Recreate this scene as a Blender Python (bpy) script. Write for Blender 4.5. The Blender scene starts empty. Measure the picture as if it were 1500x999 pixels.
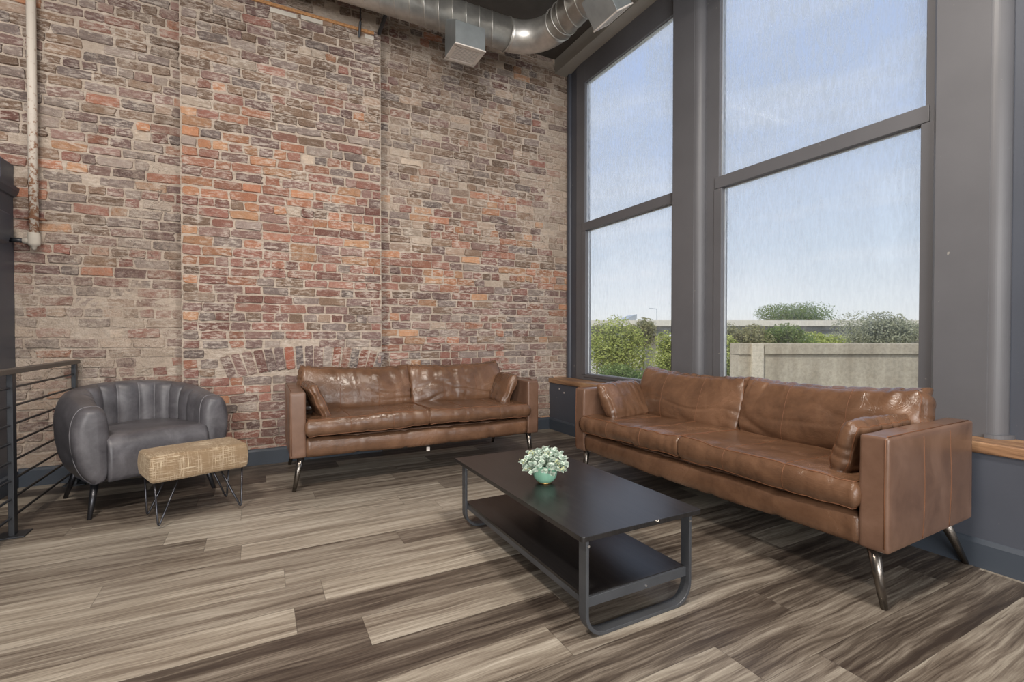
import bpy, bmesh, math, random
from mathutils import Vector, Matrix, noise
random.seed(11)
S = bpy.context.scene
COL = S.collection
PI = math.pi
R = math.radians

# ------------------------------------------------------------------ helpers
def lin(c):
    return tuple((v/255/12.92 if v/255 <= .04045 else ((v/255+.055)/1.055)**2.4) for v in c)

class MB:
    """collects geometry for ONE mesh"""
    def __init__(s): s.v = []; s.f = []; s.c = []
    def add(s, vs, fs, col=None):
        b = len(s.v); s.v += [tuple(p) for p in vs]; s.f += [tuple(i+b for i in f) for f in fs]
        if col is not None: s.c += [col]*len(vs)
    def box(s, a, b, col=None):
        x0,y0,z0 = a; x1,y1,z1 = b
        s.add([(x0,y0,z0),(x1,y0,z0),(x1,y1,z0),(x0,y1,z0),(x0,y0,z1),(x1,y0,z1),(x1,y1,z1),(x0,y1,z1)],
              [(0,3,2,1),(4,5,6,7),(0,1,5,4),(1,2,6,5),(2,3,7,6),(3,0,4,7)], col)
    def tube(s, pts, r, n=10, closed=False, caps=True, radii=None):
        pts = [Vector(p) for p in pts]; m = len(pts); rings = []; up = None
        for i, p in enumerate(pts):
            a = pts[i-1] if (i > 0 or closed) else p
            c = pts[(i+1) % m] if (i < m-1 or closed) else p
            t = (c-a).normalized()
            if up is None:
                up = Vector((0,0,1)) if abs(t.z) < .9 else Vector((1,0,0))
            u = (up - t*up.dot(t)).normalized(); up = u; w = t.cross(u)
            rr = radii[i] if radii else r
            rings.append([p+u*math.cos(2*PI*k/n)*rr+w*math.sin(2*PI*k/n)*rr for k in range(n)])
        vs = [q for g in rings for q in g]; fs = []
        for i in range(m if closed else m-1):
            j = (i+1) % m
            for k in range(n):
                fs.append((i*n+k, i*n+(k+1) % n, j*n+(k+1) % n, j*n+k))
        if caps and not closed:
            fs.append(tuple(range(n))[::-1]); fs.append(tuple((m-1)*n+k for k in range(n)))
        s.add(vs, fs)
    def lathe(s, prof, c=(0,0,0), n=48):
        vs = []; fs = []
        for r, z in prof:
            for k in range(n):
                a = 2*PI*k/n; vs.append((c[0]+r*math.cos(a), c[1]+r*math.sin(a), c[2]+z))
        for i in range(len(prof)-1):
            for k in range(n):
                fs.append((i*n+k, i*n+(k+1) % n, (i+1)*n+(k+1) % n, (i+1)*n+k))
        s.add(vs, fs)
    def prism(s, poly, y0, y1, axis='y'):
        """poly in (a,b) plane extruded along the axis"""
        n = len(poly)
        def P(a, b, t):
            return {'y': (a, t, b), 'x': (t, a, b), 'z': (a, b, t)}[axis]
        vs = [P(a, b, y0) for a, b in poly]+[P(a, b, y1) for a, b in poly]
        fs = [tuple(range(n)), tuple(range(n, 2*n))[::-1]]+[(i, i+n, (i+1) % n+n, (i+1) % n) for i in range(n)]
        s.add(vs, fs)
    def build(s, name, m, parent=None, smooth=False, bevel=0, loc=None, rot=None, seg=2):
        me = bpy.data.meshes.new(name); me.from_pydata(s.v, [], s.f)
        bm = bmesh.new(); bm.from_mesh(me); bmesh.ops.recalc_face_normals(bm, faces=bm.faces)
        bm.to_mesh(me); bm.free()
        if s.c and len(s.c) == len(s.v):
            at = me.color_attributes.new('Col', 'FLOAT_COLOR', 'POINT')
            for i, c in enumerate(s.c): at.data[i].color = c
        o = bpy.data.objects.new(name, me); COL.objects.link(o)
        if m: me.materials.append(m)
        if smooth:
            for p in me.polygons: p.use_smooth = True
        if bevel:
            b = o.modifiers.new('bevel', 'BEVEL'); b.width = bevel; b.segments = seg; b.limit_method = 'ANGLE'; b.angle_limit = R(40)
        if parent: o.parent = parent
        if loc: o.location = loc
        if rot: o.rotation_euler = rot
        return o

def tag(o, label=None, cat=None, group=None, kind=None):
    if label: o['label'] = label
    if cat: o['category'] = cat
    if group: o['group'] = group
    if kind: o['kind'] = kind
    return o
def empty(name, loc, rz=0):
    o = bpy.data.objects.new(name, None); COL.objects.link(o); o.location = loc; o.rotation_euler = (0,0,rz); return o
def struct(mb, name, m, **k):
    return tag(mb.build(name, m, **k), kind='structure')

# ------------------------------------------------------------------ node materials
class NT:
    def __init__(s, name):
        s.m = bpy.data.materials.new(name); s.m.use_nodes = True; s.t = s.m.node_tree; s.t.nodes.clear()
        s.out = s.n('ShaderNodeOutputMaterial')
    def n(s, typ, ins=None, **kw):
        nd = s.t.nodes.new(typ)
        for k, v in kw.items(): setattr(nd, k, v)
        for k, v in (ins or {}).items():
            if isinstance(v, bpy.types.NodeSocket): s.t.links.new(v, nd.inputs[k])
            else: nd.inputs[k].default_value = v
        return nd
    def math(s, op, a, b=0., c=0., clamp=False):
        return s.n('ShaderNodeMath', {0:a, 1:b, 2:c}, operation=op, use_clamp=clamp).outputs[0]
    def mix(s, fac, a, b, typ='MIX'):
        nd = s.t.nodes.new('ShaderNodeMix'); nd.data_type = 'RGBA'; nd.blend_type = typ
        for i, v in ((0, fac), (6, a), (7, b)):
            if isinstance(v, bpy.types.NodeSocket): s.t.links.new(v, nd.inputs[i])
            else: nd.inputs[i].default_value = (*v, 1) if (i > 0 and len(v) == 3) else v
        return nd.outputs[2]
    def ramp(s, fac, pts, interp='LINEAR'):
        nd = s.n('ShaderNodeValToRGB', {0: fac}); cr = nd.color_ramp; cr.interpolation = interp
        while len(cr.elements) > 1: cr.elements.remove(cr.elements[-1])
        for i, (p, c) in enumerate(pts):
            e = cr.elements[0] if i == 0 else cr.elements.new(p)
            e.position = p; e.color = (*c, 1) if len(c) == 3 else c
        return nd.outputs[0]
    def noise(s, vec, scale, detail=4, rough=.5, dist=0.):
        return s.n('ShaderNodeTexNoise', {'Vector': vec, 'Scale': scale, 'Detail': detail, 'Roughness': rough, 'Distortion': dist}).outputs[0]
    def maprange(s, v, a, b, c=0., d=1.):
        return s.n('ShaderNodeMapRange', {0:v, 1:a, 2:b, 3:c, 4:d}).outputs[0]
    def pos(s, kind='Object'):
        return s.n('ShaderNodeTexCoord').outputs[kind]
    def mapping(s, vec, scale=(1,1,1), rot=(0,0,0), loc=(0,0,0)):
        return s.n('ShaderNodeMapping', {0: vec, 1: loc, 2: rot, 3: scale}).outputs[0]
    def bump(s, h, strength=.3, dist=.01, normal=None):
        d = {'Height': h, 'Strength': strength, 'Distance': dist}
        if normal: d['Normal'] = normal
        return s.n('ShaderNodeBump', d).outputs[0]
    def principled(s, base, rough=.5, metal=0., bump=None, spec=.5, **extra):
        d = {'Base Color': (*base, 1) if isinstance(base, tuple) and len(base) == 3 else base, 'Roughness': rough,
             'Metallic': metal, 'Specular IOR Level': spec}
        if bump: d['Normal'] = bump
        d.update(extra)
        p = s.n('ShaderNodeBsdfPrincipled', d)
        s.t.links.new(p.outputs[0], s.out.inputs[0]); return p

def simple(name, rgb, rough=.5, metal=0., var=.12, scale=8., bump=.0, spec=.5):
    t = NT(name); p = t.pos(); nz = t.noise(p, scale, 5, .6)
    c = t.mix(t.maprange(nz, .3, .7), tuple(v*(1-var) for v in lin(rgb)), tuple(min(1, v*(1+var)) for v in lin(rgb)))
    b = t.bump(t.noise(p, scale*12, 4, .6), bump, .002) if bump else None
    t.principled(c, rough, metal, b, spec); return t.m

def mat_leather(name, dark, mid, light, rough=.36, bumps=1.0, scale=1.):
    t = NT(name); p = t.pos()
    n1 = t.noise(p, 5*scale, 6, .6, .6); n2 = t.noise(p, 40*scale, 4, .6)
    c = t.ramp(n1, [(.28, lin(dark)), (.5, lin(mid)), (.72, lin(light))])
    c = t.mix(t.maprange(n2, .35, .7, 0, .22), c, lin(light))
    vo = t.n('ShaderNodeTexVoronoi', {'Vector': p, 'Scale': 420*scale}).outputs[0]
    w = t.mapping(p, (1, 1, 2.2)); wr = t.noise(w, 9, 5, .55, 1.6)
    wr2 = t.math('ABSOLUTE', t.math('SUBTRACT', wr, .5)); wr2 = t.maprange(wr2, 0., .06)
    b = t.bump(wr2, .16*bumps, .004); b = t.bump(vo, .10, .0008, b)
    ro = t.maprange(n1, .3, .7, rough-.02, rough+.03)
    t.principled(c, ro, 0., b, .5); return t.m

def mat_brick():
    t = NT('brick_and_mortar'); p = t.pos()
    at = t.n('ShaderNodeAttribute', attribute_name='Col')
    base = at.outputs['Color']; sm = at.outputs['Alpha']
    n1 = t.noise(p, 28, 8, .7); n2 = t.noise(p, 7.5, 9, .74, .2); n3 = t.noise(p, 90, 5, .7); n4 = t.noise(p, 1.3, 5, .6)
    c = t.mix(t.maprange(n1, .32, .7, 0, .6), base, t.mix(.55, base, lin((96, 80, 74))))
    c = t.mix(t.maprange(n3, .52, .72, 0, .45), c, lin((196, 172, 156)))
    # pale efflorescence in ragged horizontal streaks, dark pits
    hs = t.noise(t.mapping(p, (16, 16, 52)), 1., 6, .72, .3); lo = t.noise(p, 4.2, 5, .65)
    ef = t.math('MULTIPLY', t.maprange(hs, .48, .58), t.maprange(lo, .36, .56))
    c = t.mix(t.math('MULTIPLY', ef, .66), c, lin((214, 202, 190)))
    pit = t.math('MULTIPLY', t.maprange(hs, .42, .34), t.maprange(lo, .42, .56))
    c = t.mix(t.math('MULTIPLY', pit, .5), c, lin((84, 70, 64)))
    # mortar smears
    f = t.math('ADD', t.math('MULTIPLY', n2, .6), t.math('MULTIPLY', n1, .5))
    f = t.math('ADD', f, t.math('MULTIPLY', sm, .34)); f = t.math('ADD', f, t.math('MULTIPLY', t.math('SUBTRACT', n4, .5), .35))
    fac = t.maprange(f, .70, .93)
    mort = t.ramp(n3, [(.25, lin((158, 142, 128))), (.5, lin((198, 182, 167))), (.75, lin((228, 217, 204)))])
    mort = t.mix(t.maprange(t.noise(p, 2.2, 4, .6), .4, .7, 0, .6), mort, lin((172, 150, 132)))
    c = t.mix(t.math('MULTIPLY', fac, .72), c, mort)
    # hairline cracks and soot specks
    cr = t.math('ABSOLUTE', t.math('SUBTRACT', t.noise(p, 9, 3, .5, 1.2), .5)); cr = t.maprange(cr, .0, .010, .75, 0.)
    c = t.mix(t.math('MULTIPLY', cr, t.maprange(n4, .45, .6)), c, lin((60, 48, 42)))
    h = t.math('ADD', t.math('MULTIPLY', n1, .8), t.math('MULTIPLY', n3, .5)); h = t.math('ADD', h, t.math('MULTIPLY', fac, .3))
    t.principled(c, .9, 0., t.bump(h, 1., .011), .25); return t.m

def mat_floor():
    t = NT('plank_floor'); p = t.pos()
    sx = t.n('ShaderNodeSeparateXYZ', {0: p}).outputs
    PW, PL = .182, 1.22
    ry = t.math('DIVIDE', t.math('ADD', sx[1], 10.0), PW); row = t.math('FLOOR', ry)
    sh = t.n('ShaderNodeTexWhiteNoise', {'W': row}, noise_dimensions='1D').outputs[0]
    rx = t.math('ADD', t.math('DIVIDE', t.math('ADD', sx[0], 20.0), PL), t.math('MULTIPLY', sh, 7.3)); col = t.math('FLOOR', rx)
    idv = t.n('ShaderNodeCombineXYZ', {0: row, 1: col, 2: 0.}).outputs[0]
    wn = t.n('ShaderNodeTexWhiteNoise', {'Vector': idv}, noise_dimensions='3D'); rid = wn.outputs[0]
    rcol = t.n('ShaderNodeSeparateColor', {0: wn.outputs[1]}).outputs
    off = t.n('ShaderNodeCombineXYZ', {0: t.math('MULTIPLY', rid, 37.), 1: t.math('MULTIPLY', rcol[1], 11.), 2: t.math('MULTIPLY', rcol[2], 23.)}).outputs[0]
    q = t.n('ShaderNodeVectorMath', {0: p, 1: off}, operation='ADD').outputs[0]
    # three octaves of stretched streaks
    warp = t.noise(t.mapping(q, (1.1, 4, 1)), 1.5, 3, .5)
    qq = t.n('ShaderNodeVectorMath', {0: q, 1: t.n('ShaderNodeCombineXYZ', {0: 0., 1: t.math('MULTIPLY', warp, .07), 2: 0.}).outputs[0]}, operation='ADD').outputs[0]
    g1 = t.noise(t.mapping(qq, (.8, 19, 1)), 1.25, 7, .62, .12)
    g2 = t.noise(t.mapping(qq, (2.2, 60, 1)), 1.7, 6, .68)
    g3 = t.noise(t.mapping(qq, (6, 220, 1)), 2., 4, .6)
    v = t.math('ADD', t.math('MULTIPLY', g1, .74), t.math('MULTIPLY', g2, .54)); v = t.math('ADD', v, t.math('MULTIPLY', g3, .20))
    v = t.math('ADD', v, t.math('MULTIPLY', t.math('SUBTRACT', rid, .5), .34))
    c = t.ramp(v, [(.48, lin((55, 47, 42))), (.60, lin((82, 73, 65))), (.71, lin((115, 106, 96))), (.83, lin((145, 138, 127))), (1.0, lin((178, 172, 162)))])
    hue = t.mix(rcol[0], c, t.mix(1., c, (1.01, .975, .93, 1), 'MULTIPLY'))
    # rings round knots
    wv = t.n('ShaderNodeTexWave', {'Vector': t.mapping(qq, (.9, 5, 1)), 'Scale': 2.2, 'Distortion': 9., 'Detail': 3., 'Detail Scale': 1.2}, wave_type='RINGS').outputs[1]
    c = t.mix(t.math('MULTIPLY', t.maprange(wv, .0, .22, .5, 0.), t.maprange(t.noise(q, 2.2, 2, .5), .52, .66)), hue, lin((60, 47, 40)))
    # joints
    fy = t.math('FRACT', ry); fx = t.math('FRACT', rx)
    ey = t.math('MINIMUM', fy, t.math('SUBTRACT', 1., fy)); ex = t.math('MINIMUM', fx, t.math('SUBTRACT', 1., fx))
    j = t.math('MINIMUM', t.math('MULTIPLY', ey, PW), t.math('MULTIPLY', ex, PL)); jf = t.maprange(j, .0004, .0016, 0., 1.)
    c = t.mix(t.maprange(jf, 0, 1, .55, 0.), c, lin((45, 36, 32)))
    ro = t.maprange(v, .5, 1., .36, .5)
    h = t.math('ADD', t.math('MULTIPLY', g2, .4), t.math('MULTIPLY', g3, .3)); h = t.math('ADD', h, t.math('MULTIPLY', jf, .6))
    t.principled(c, ro, 0., t.bump(h, .35, .002), .45); return t.m

def mat_paint(name, rgb, rough=.42):
    t = NT(name); p = t.pos()
    c = t.mix(t.maprange(t.noise(p, 2.2, 5, .6), .3, .7), lin(rgb), tuple(v*.86 for v in lin(rgb)))
    chip = t.maprange(t.noise(p, 26, 3, .5), .745, .765)
    c = t.mix(t.math('MULTIPLY', chip, .6), c, lin((170, 165, 158)))
    t.principled(c, rough, 0., t.bump(t.noise(p, 60, 4, .6), .12, .002), .4); return t.m

def mat_glass():
    """old glazing covered with a rippled, slightly milky film"""
    t = NT('streaked_window_glass'); p = t.pos()
    s = t.n('ShaderNodeSeparateXYZ', {0: p}).outputs
    g = t.n('ShaderNodeSeparateXYZ', {0: t.pos('Generated')}).outputs
    rip = t.noise(t.mapping(p, (1, 52, 11)), 1., 2, .5, .5)
    rip2 = t.noise(t.mapping(p, (1, 2.2, 1.1)), 1.1, 6, .62, .5)
    a = t.maprange(rip, .34, .72); b = t.maprange(rip2, .30, .66)
    ey = t.math('MINIMUM', g[1], t.math('SUBTRACT', 1., g[1])); ez = t.math('MINIMUM', g[2], t.math('SUBTRACT', 1., g[2]))
    edge = t.math('MAXIMUM', t.maprange(ey, .02, .12, 1., 0.), t.maprange(ez, .01, .07, 1., 0.))
    hgt = t.maprange(s[2], 1.0, 2.5, .05, 1.)
    f = t.math('MULTIPLY', t.math('MULTIPLY', a, t.math('ADD', t.math('MULTIPLY', b, .7), .3)), .42)
    f = t.math('ADD', f, t.math('ADD', t.math('MULTIPLY', b, .16), t.math('MULTIPLY', edge, .16))); f = t.math('MULTIPLY', f, hgt)
    tr = t.n('ShaderNodeBsdfTransparent', {0: (.97, .98, .99, 1)}).outputs[0]
    tl = t.n('ShaderNodeBsdfTranslucent', {0: (.93, .96, 1, 1)}).outputs[0]
    gl = t.n('ShaderNodeBsdfGlossy', {0: (1, 1, 1, 1), 1: .06}).outputs[0]
    m1 = t.n('ShaderNodeMixShader', {0: f, 1: tr, 2: tl}).outputs[0]
    m2 = t.n('ShaderNodeMixShader', {0: .03, 1: m1, 2: gl}).outputs[0]
    t.t.links.new(m2, t.out.inputs[0]); return t.m

def mat_metal_duct():
    t = NT('galvanised_steel'); p = t.pos()
    n = t.noise(p, 5, 5, .6); n2 = t.noise(p, 70, 3, .6)
    c = t.ramp(n, [(.3, lin((176, 173, 168))), (.7, lin((225, 222, 216)))])
    t.principled(c, t.maprange(n2, .3, .7, .30, .46), .78, t.bump(n, .15, .01)); return t.m

def mat_ottoman():
    t = NT('crosshatched_velvet'); p = t.pos()
    sz = t.n('ShaderNodeSeparateXYZ', {0: p}).outputs
    a = t.noise(t.mapping(p, (8, 8, 170)), 1., 4, .7); b = t.noise(t.mapping(p, (170, 60, 9)), 1., 4, .7)
    big = t.noise(p, 7, 3, .5)
    v = t.math('MAXIMUM', t.maprange(a, .5, .62), t.maprange(b, .52, .64))
    v = t.math('MULTIPLY', v, t.maprange(big, .36, .52))
    c = t.mix(v, lin((132, 111, 86)), lin((184, 168, 144)))
    c = t.mix(t.maprange(t.noise(p, 22, 4, .6), .4, .7, 0, .4), c, lin((116, 94, 72)))
    pr = t.principled(c, .85, 0., t.bump(v, .3, .002), .3); pr.inputs['Sheen Weight'].default_value = .35
    pr.inputs['Sheen Tint'].default_value = (*lin((214, 196, 170)), 1); return t.m

def mat_tabletop():
    t = NT('black_wood_veneer'); p = t.pos()
    g = t.noise(t.mapping(p, (160, 4, 4)), 1., 4, .6)
    c = t.mix(t.maprange(g, .35, .7), lin((24, 23, 24)), lin((40, 38, 38)))
    t.principled(c, .28, 0., None, .5); return t.m

def mat_concrete(name, a, b, streak=True):
    t = NT(name); p = t.pos()
    n = t.noise(p, 1.2, 7, .65); s = t.noise(t.mapping(p, (4, 4, .35)), 1., 5, .6); f = t.noise(p, 26, 4, .7)
    v = t.math('ADD', t.math('MULTIPLY', n, .5), t.math('MULTIPLY', s, .5)) if streak else n
    c = t.mix(t.maprange(v, .35, .65), lin(a), lin(b)); c = t.mix(t.maprange(f, .4, .7, 0, .35), c, lin((90, 82, 70)))
    t.principled(c, .9, 0., t.bump(f, .4, .01), .2); return t.m

def mat_leaf(name, a, b, c3, sc=.9, trans=.3):
    t = NT(name); p = t.pos()
    c = t.ramp(t.noise(p, sc*6, 4, .7), [(.3, lin(a)), (.5, lin(b)), (.7, lin(c3))])
    d = t.n('ShaderNodeBsdfDiffuse', {0: c}).outputs[0]; tl = t.n('ShaderNodeBsdfTranslucent', {0: c}).outputs[0]
    t.t.links.new(t.n('ShaderNodeMixShader', {0: trans, 1: d, 2: tl}).outputs[0], t.out.inputs[0]); return t.m

def mat_sillwood():
    t = NT('worn_oak_sill'); p = t.pos()
    g = t.noise(t.mapping(p, (30, 2.5, 30)), 1., 6, .65, .4)
    c = t.ramp(g, [(.3, lin((88, 62, 44))), (.5, lin((150, 114, 84))), (.7, lin((188, 152, 116)))])
    t.principled(c, .5, 0., t.bump(g, .3, .003)); return t.m

def mat_pipe():
    t = NT('chipped_white_pipe'); p = t.pos(); s = t.n('ShaderNodeSeparateXYZ', {0: p}).outputs
    n = t.noise(p, 30, 5, .7); r = t.math('ADD', n, t.maprange(s[2], 1.6, 2.8, .17, -.02))
    c = t.mix(t.maprange(r, .58, .66), lin((208, 198, 186)), lin((148, 108, 82)))
    t.principled(c, .6, 0., t.bump(n, .3, .003)); return t.m

M = dict(
    brick=mat_brick(), floor=mat_floor(), glass=mat_glass(), duct=mat_metal_duct(), ottoman=mat_ottoman(), tabletop=mat_tabletop(),
    leather=mat_leather('brown_leather', (78, 56, 42), (98, 71, 53), (120, 89, 68), .25),
    leather2=mat_leather('brown_leather_arm', (90, 66, 53), (106, 80, 65), (122, 95, 80), .31, .0),
    grey_leather=mat_leather('grey_faux_leather', (66, 64, 68), (86, 84, 88), (112, 110, 114), .40, .3, 1.3),
    stitch=simple('tan_stitching', (112, 72, 46), .6), stitch_g=simple('grey_stitching', (120, 118, 122), .6),
    paint=mat_paint('dark_grey_paint', (100, 100, 104)), paint_b=mat_paint('blue_grey_paint', (80, 84, 94)),
    base=mat_paint('baseboard_paint', (68, 75, 85), .5),
    ceil=simple('ceiling_paint', (84, 80, 76), .8), beam=mat_paint('beam_paint', (176, 173, 165), .6),
    sill=mat_sillwood(), pipe=mat_pipe(), steel=simple('brushed_steel', (128, 122, 116), .25, .95, .06, 20),
    rail=simple('gunmetal_rail', (74, 76, 80), .38, .7), railtop=simple('handrail_cap', (104, 98, 92), .5, .3),
    frame=simple('graphite_frame', (76, 78, 82), .42, .35), black=simple('black_underside', (18, 17, 17), .9),
    hairpin=simple('dark_hairpin_rod', (70, 70, 74), .3, .8), white=simple('white_vent', (216, 208, 200), .5, 0, .04),
    slot=simple('vent_slot', (60, 58, 56), .7), boxside=simple('vent_box_metal', (160, 166, 168), .42, .6),
    silver=simple('silver_bead', (190, 192, 194), .35, .7), bolt=simple('bright_bolt', (190, 190, 190), .3, .9),
    chipw=simple('chipped_particle_board', (196, 190, 180), .8),
    mortar_strip=simple('exposed_timber_strip', (188, 138, 92), .8, 0, .35, 60, .6), paleblock=simple('pale_block', (196, 188, 176), .8),
    pot=simple('mint_glaze', (132, 180, 156), .22, 0, .08, 14), brass=simple('brass_ring', (176, 146, 92), .3, .9),
    bud=simple('pale_yellow_buds', (214, 216, 160), .7), soil=simple('dark_green_soil', (38, 56, 44), .9),
    stem=simple('plant_stem', (120, 142, 116), .7),
    concrete=mat_concrete('weathered_concrete', (150, 139, 120), (196, 186, 166)),
    concrete_l=mat_concrete('pale_concrete', (186, 176, 156), (216, 206, 186)),
    bridge_l=mat_concrete('bridge_parapet', (206, 200, 186), (228, 222, 208)), bridge_d=mat_concrete('bridge_girder', (120, 122, 120), (150, 150, 146), False),
    ground=mat_concrete('dry_ground', (176, 168, 140), (206, 198, 176), False),
    bark=simple('grey_brown_bark', (96, 82, 70), .9, 0, .3, 8), far=simple('distant_roof', (158, 166, 172), .7),
    cream=simple('cream_wall', (200, 196, 186), .8), darkglass=simple('dark_opening', (60, 62, 66), .4), backwall=simple('plaster', (150, 146, 140), .9),
)
L1 = mat_leaf('yellow_green_leaves', (96, 108, 56), (160, 168, 92), (212, 214, 134))
L2 = mat_leaf('olive_leaves', (88, 88, 60), (140, 138, 98), (184, 180, 138))
L3 = mat_leaf('green_leaves', (70, 88, 52), (112, 130, 78), (154, 168, 108))
L4 = mat_leaf('grey_green_leaves', (104, 106, 84), (154, 156, 128), (196, 194, 168))
LP = mat_leaf('silvery_plant_leaves', (128, 152, 138), (172, 190, 176), (204, 214, 204), 12., .2)
LPE = simple('pale_leaf_margin', (214, 224, 212), .7)

# ------------------------------------------------------------------ camera
HC = 1.05
cam = bpy.data.cameras.new('camera'); co = bpy.data.objects.new('camera', cam); COL.objects.link(co)
co.location = (0, 0, HC); co.rotation_euler = (R(90-.772), 0, R(-27.817)); cam.sensor_width = 36; cam.lens = 705/1500*36
cam.clip_start = .05; cam.clip_end = 500; S.camera = co
_F = co.rotation_euler.to_matrix() @ Vector((0, 0, -1)); _R = co.rotation_euler.to_matrix() @ Vector((1, 0, 0)); _U = co.rotation_euler.to_matrix() @ Vector((0, 1, 0))
def at(px, py, k):   # world point seen at a photo position k metres in front of the camera
    return Vector((0, 0, HC)) + _F*k + _R*((px-750)/705*k) - _U*((py-499.5)/705*k)

# ------------------------------------------------------------------ setting: floor, ceiling, walls
YM, YR, YL = 4.39, 4.57, 4.505        # middle, right and left planes of the brick wall
XA, XB = -.51, .985                  # edges of the projecting middle bay
XW = 2.88; ZC = 4.115
m = MB(); m.box((-5, -5, -.05), (XW+.02, 4.7, 0)); struct(m, 'floor', M['floor'])
m = MB(); m.box((-5, -5, ZC), (3.2, 4.8, ZC+.1)); struct(m, 'ceiling', M['ceil'])

def brick_wall():
    W = MB(); rnd = random.Random(5)
    pal = dict(red=[(138, 96, 86), (148, 102, 90), (128, 88, 80), (156, 112, 98)], orange=[(170, 117, 92), (180, 128, 96), (160, 110, 90), (188, 142, 108)],
               mauve=[(132, 104, 97), (122, 97, 92), (142, 114, 106), (116, 94, 90)], grey=[(134, 120, 114), (144, 129, 122), (118, 106, 102), (154, 140, 131)],
               brown=[(136, 112, 94), (126, 104, 88), (146, 120, 100), (116, 96, 82)], pale=[(182, 160, 142), (170, 146, 128), (196, 178, 160)])
    def weights(x, z, sec):
        n = noise.noise((x*.9+3, z*1.1, sec*3.1)); n2 = noise.noise((x*.5+13, z*.7+4, 1.7))
        w = dict(red=.30, orange=.15, mauve=.28, grey=.16, brown=.08, pale=.03)
        if z > 2.6: w.update(red=.12, orange=.07, mauve=.18, grey=.17, brown=.38, pale=.06)  # upper courses browner: grime plus warm light put into the brick colour
        elif z > 1.55: w.update(red=.36, orange=.30, mauve=.17, grey=.08, brown=.09, pale=.02)
        elif z < .75: w.update(red=.46, orange=.08, mauve=.34, grey=.10, brown=.02, pale=.0)
        if sec == 0 and z > 1.7: w.update(red=.12, orange=.10, mauve=.22, grey=.28, brown=.24)
        if sec == 0 and z < 1.45: w.update(grey=.26, pale=.26, red=.14, mauve=.22, orange=.04)
        if sec == 2 and z > 1.8: w['pale'] += .12; w['brown'] += .1; w['orange'] *= .6
        w['orange'] *= max(.15, 1+1.9*n); w['grey'] *= max(.2, 1-1.6*n); w['red'] *= max(.3, 1+1.2*n2)
        if sec == 2 and x > 2.8 and z > 1.9: w['pale'] += .9
        return w
    def smear(x, z, sec):
        s = .20 + .40*noise.noise((x*.8-5, z*.9+2, sec*2.))
        if sec == 0: s += .24 + (.32 if z < 1.45 else 0)
        if 1.05 < z < 1.75 and sec > 0: s += .10
        if sec == 2 and z > 2: s += .18
        if z < .72 and sec == 1: s -= .22
        if sec == 2 and x > 2.75: s += .35
        if sec == 2 and x < 1.25 and 2.2 < z < 3.2: s += .35
        if z > 3.72 and sec == 1: s += .65
        return s
    def brick(cx, cz, w, h, Y, sec, rot=0., dep=None, colr=None, sm=None):
        d = (rnd.uniform(.005, .016) if dep is None else dep); n = 12; j = min(w, h)*.15
        ang = rot + rnd.uniform(-.018, .018); ca, sa = math.cos(ang), math.sin(ang)
        k = rnd.uniform(.14, .34)
        hx, hz = w/2, h/2; c = min(hx, hz)*k
        out = [(-hx+c, -hz), (0, -hz), (hx-c, -hz), (hx-c*.3, -hz+c*.3), (hx, -hz+c), (hx, hz-c), (hx-c*.3, hz-c*.3), (hx-c, hz), (0, hz), (-hx+c, hz), (-hx, hz-c), (-hx, -hz+c)]
        if rnd.random() < .12: out = [(x*(1-.16*rnd.random()), z*(1-.1*rnd.random())) for x, z in out]
        out = [(x+rnd.uniform(-j, j)*.6, z+rnd.uniform(-j, j)*.55) for x, z in out]
        def tr(x, z, y): return (cx+x*ca-z*sa, y, cz+x*sa+z*ca)
        tl, tz = rnd.uniform(-.02, .02), rnd.uniform(-.05, .05)
        ring0 = [tr(x, z, Y+.004) for x, z in out]
        ring1 = [tr(x*.99, z*.97, Y-d*.72) for x, z in out]
        ring2 = [tr(x*.965, z*.89, Y-d-(x*tl+z*tz)) for x, z in out]
        fs = [tuple(24+i for i in range(n))]
        for a in (0, n):
            for i in range(n): fs.append((a+i, a+(i+1) % n, a+n+(i+1) % n, a+n+i))
        if colr is None:
            ww = weights(cx, cz, sec); ks = list(ww); cname = rnd.choices(ks, [ww[q] for q in ks])[0]; colr = rnd.choice(pal[cname])
        v = rnd.uniform(.86, 1.12); L = lin(tuple(min(255, q*v) for q in colr))
        W.add(ring0+ring1+ring2, fs, (*L, max(0, min(1, (smear(cx, cz, sec) if sm is None else sm)+rnd.uniform(-.22, .22)))))
    def mortar(x0, x1, z0, z1, Y, sec, step=.03):
        nx = max(1, int((x1-x0)/step)); nz = max(1, int((z1-z0)/step)); vs = []; fs = []
        for j in range(nz+1):
            for i in range(nx+1):
                x = x0+(x1-x0)*i/nx; z = z0+(z1-z0)*j/nz
                e = 0 if i in (0, nx) else 1
                y = Y - e*(.0015+.0045*noise.noise((x*9, z*9, sec*5)) + .004*noise.noise((x*30, z*30, 2)) + max(0, smear(x, z, sec)-.6)*.012)
                vs.append((x, y, z))
        for j in range(nz):
            for i in range(nx):
                a = j*(nx+1)+i; fs.append((a, a+1, a+nx+2, a+nx+1))
        b = len(W.v); W.add(vs, fs)
        for x, y, z in vs:
            g = .5+.5*noise.noise((x*3, z*3, 8)); L = lin((182+34*g, 166+34*g, 150+34*g)); W.c.append((*L, .55))
    CH = .0735
    def arch_zone(x, z):
        if not (-.275 < x < .95): return False
        u = (x-.36)/.62; zi = .69+.075*(1-u*u)
        return zi-.015 < z < zi+.215
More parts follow.
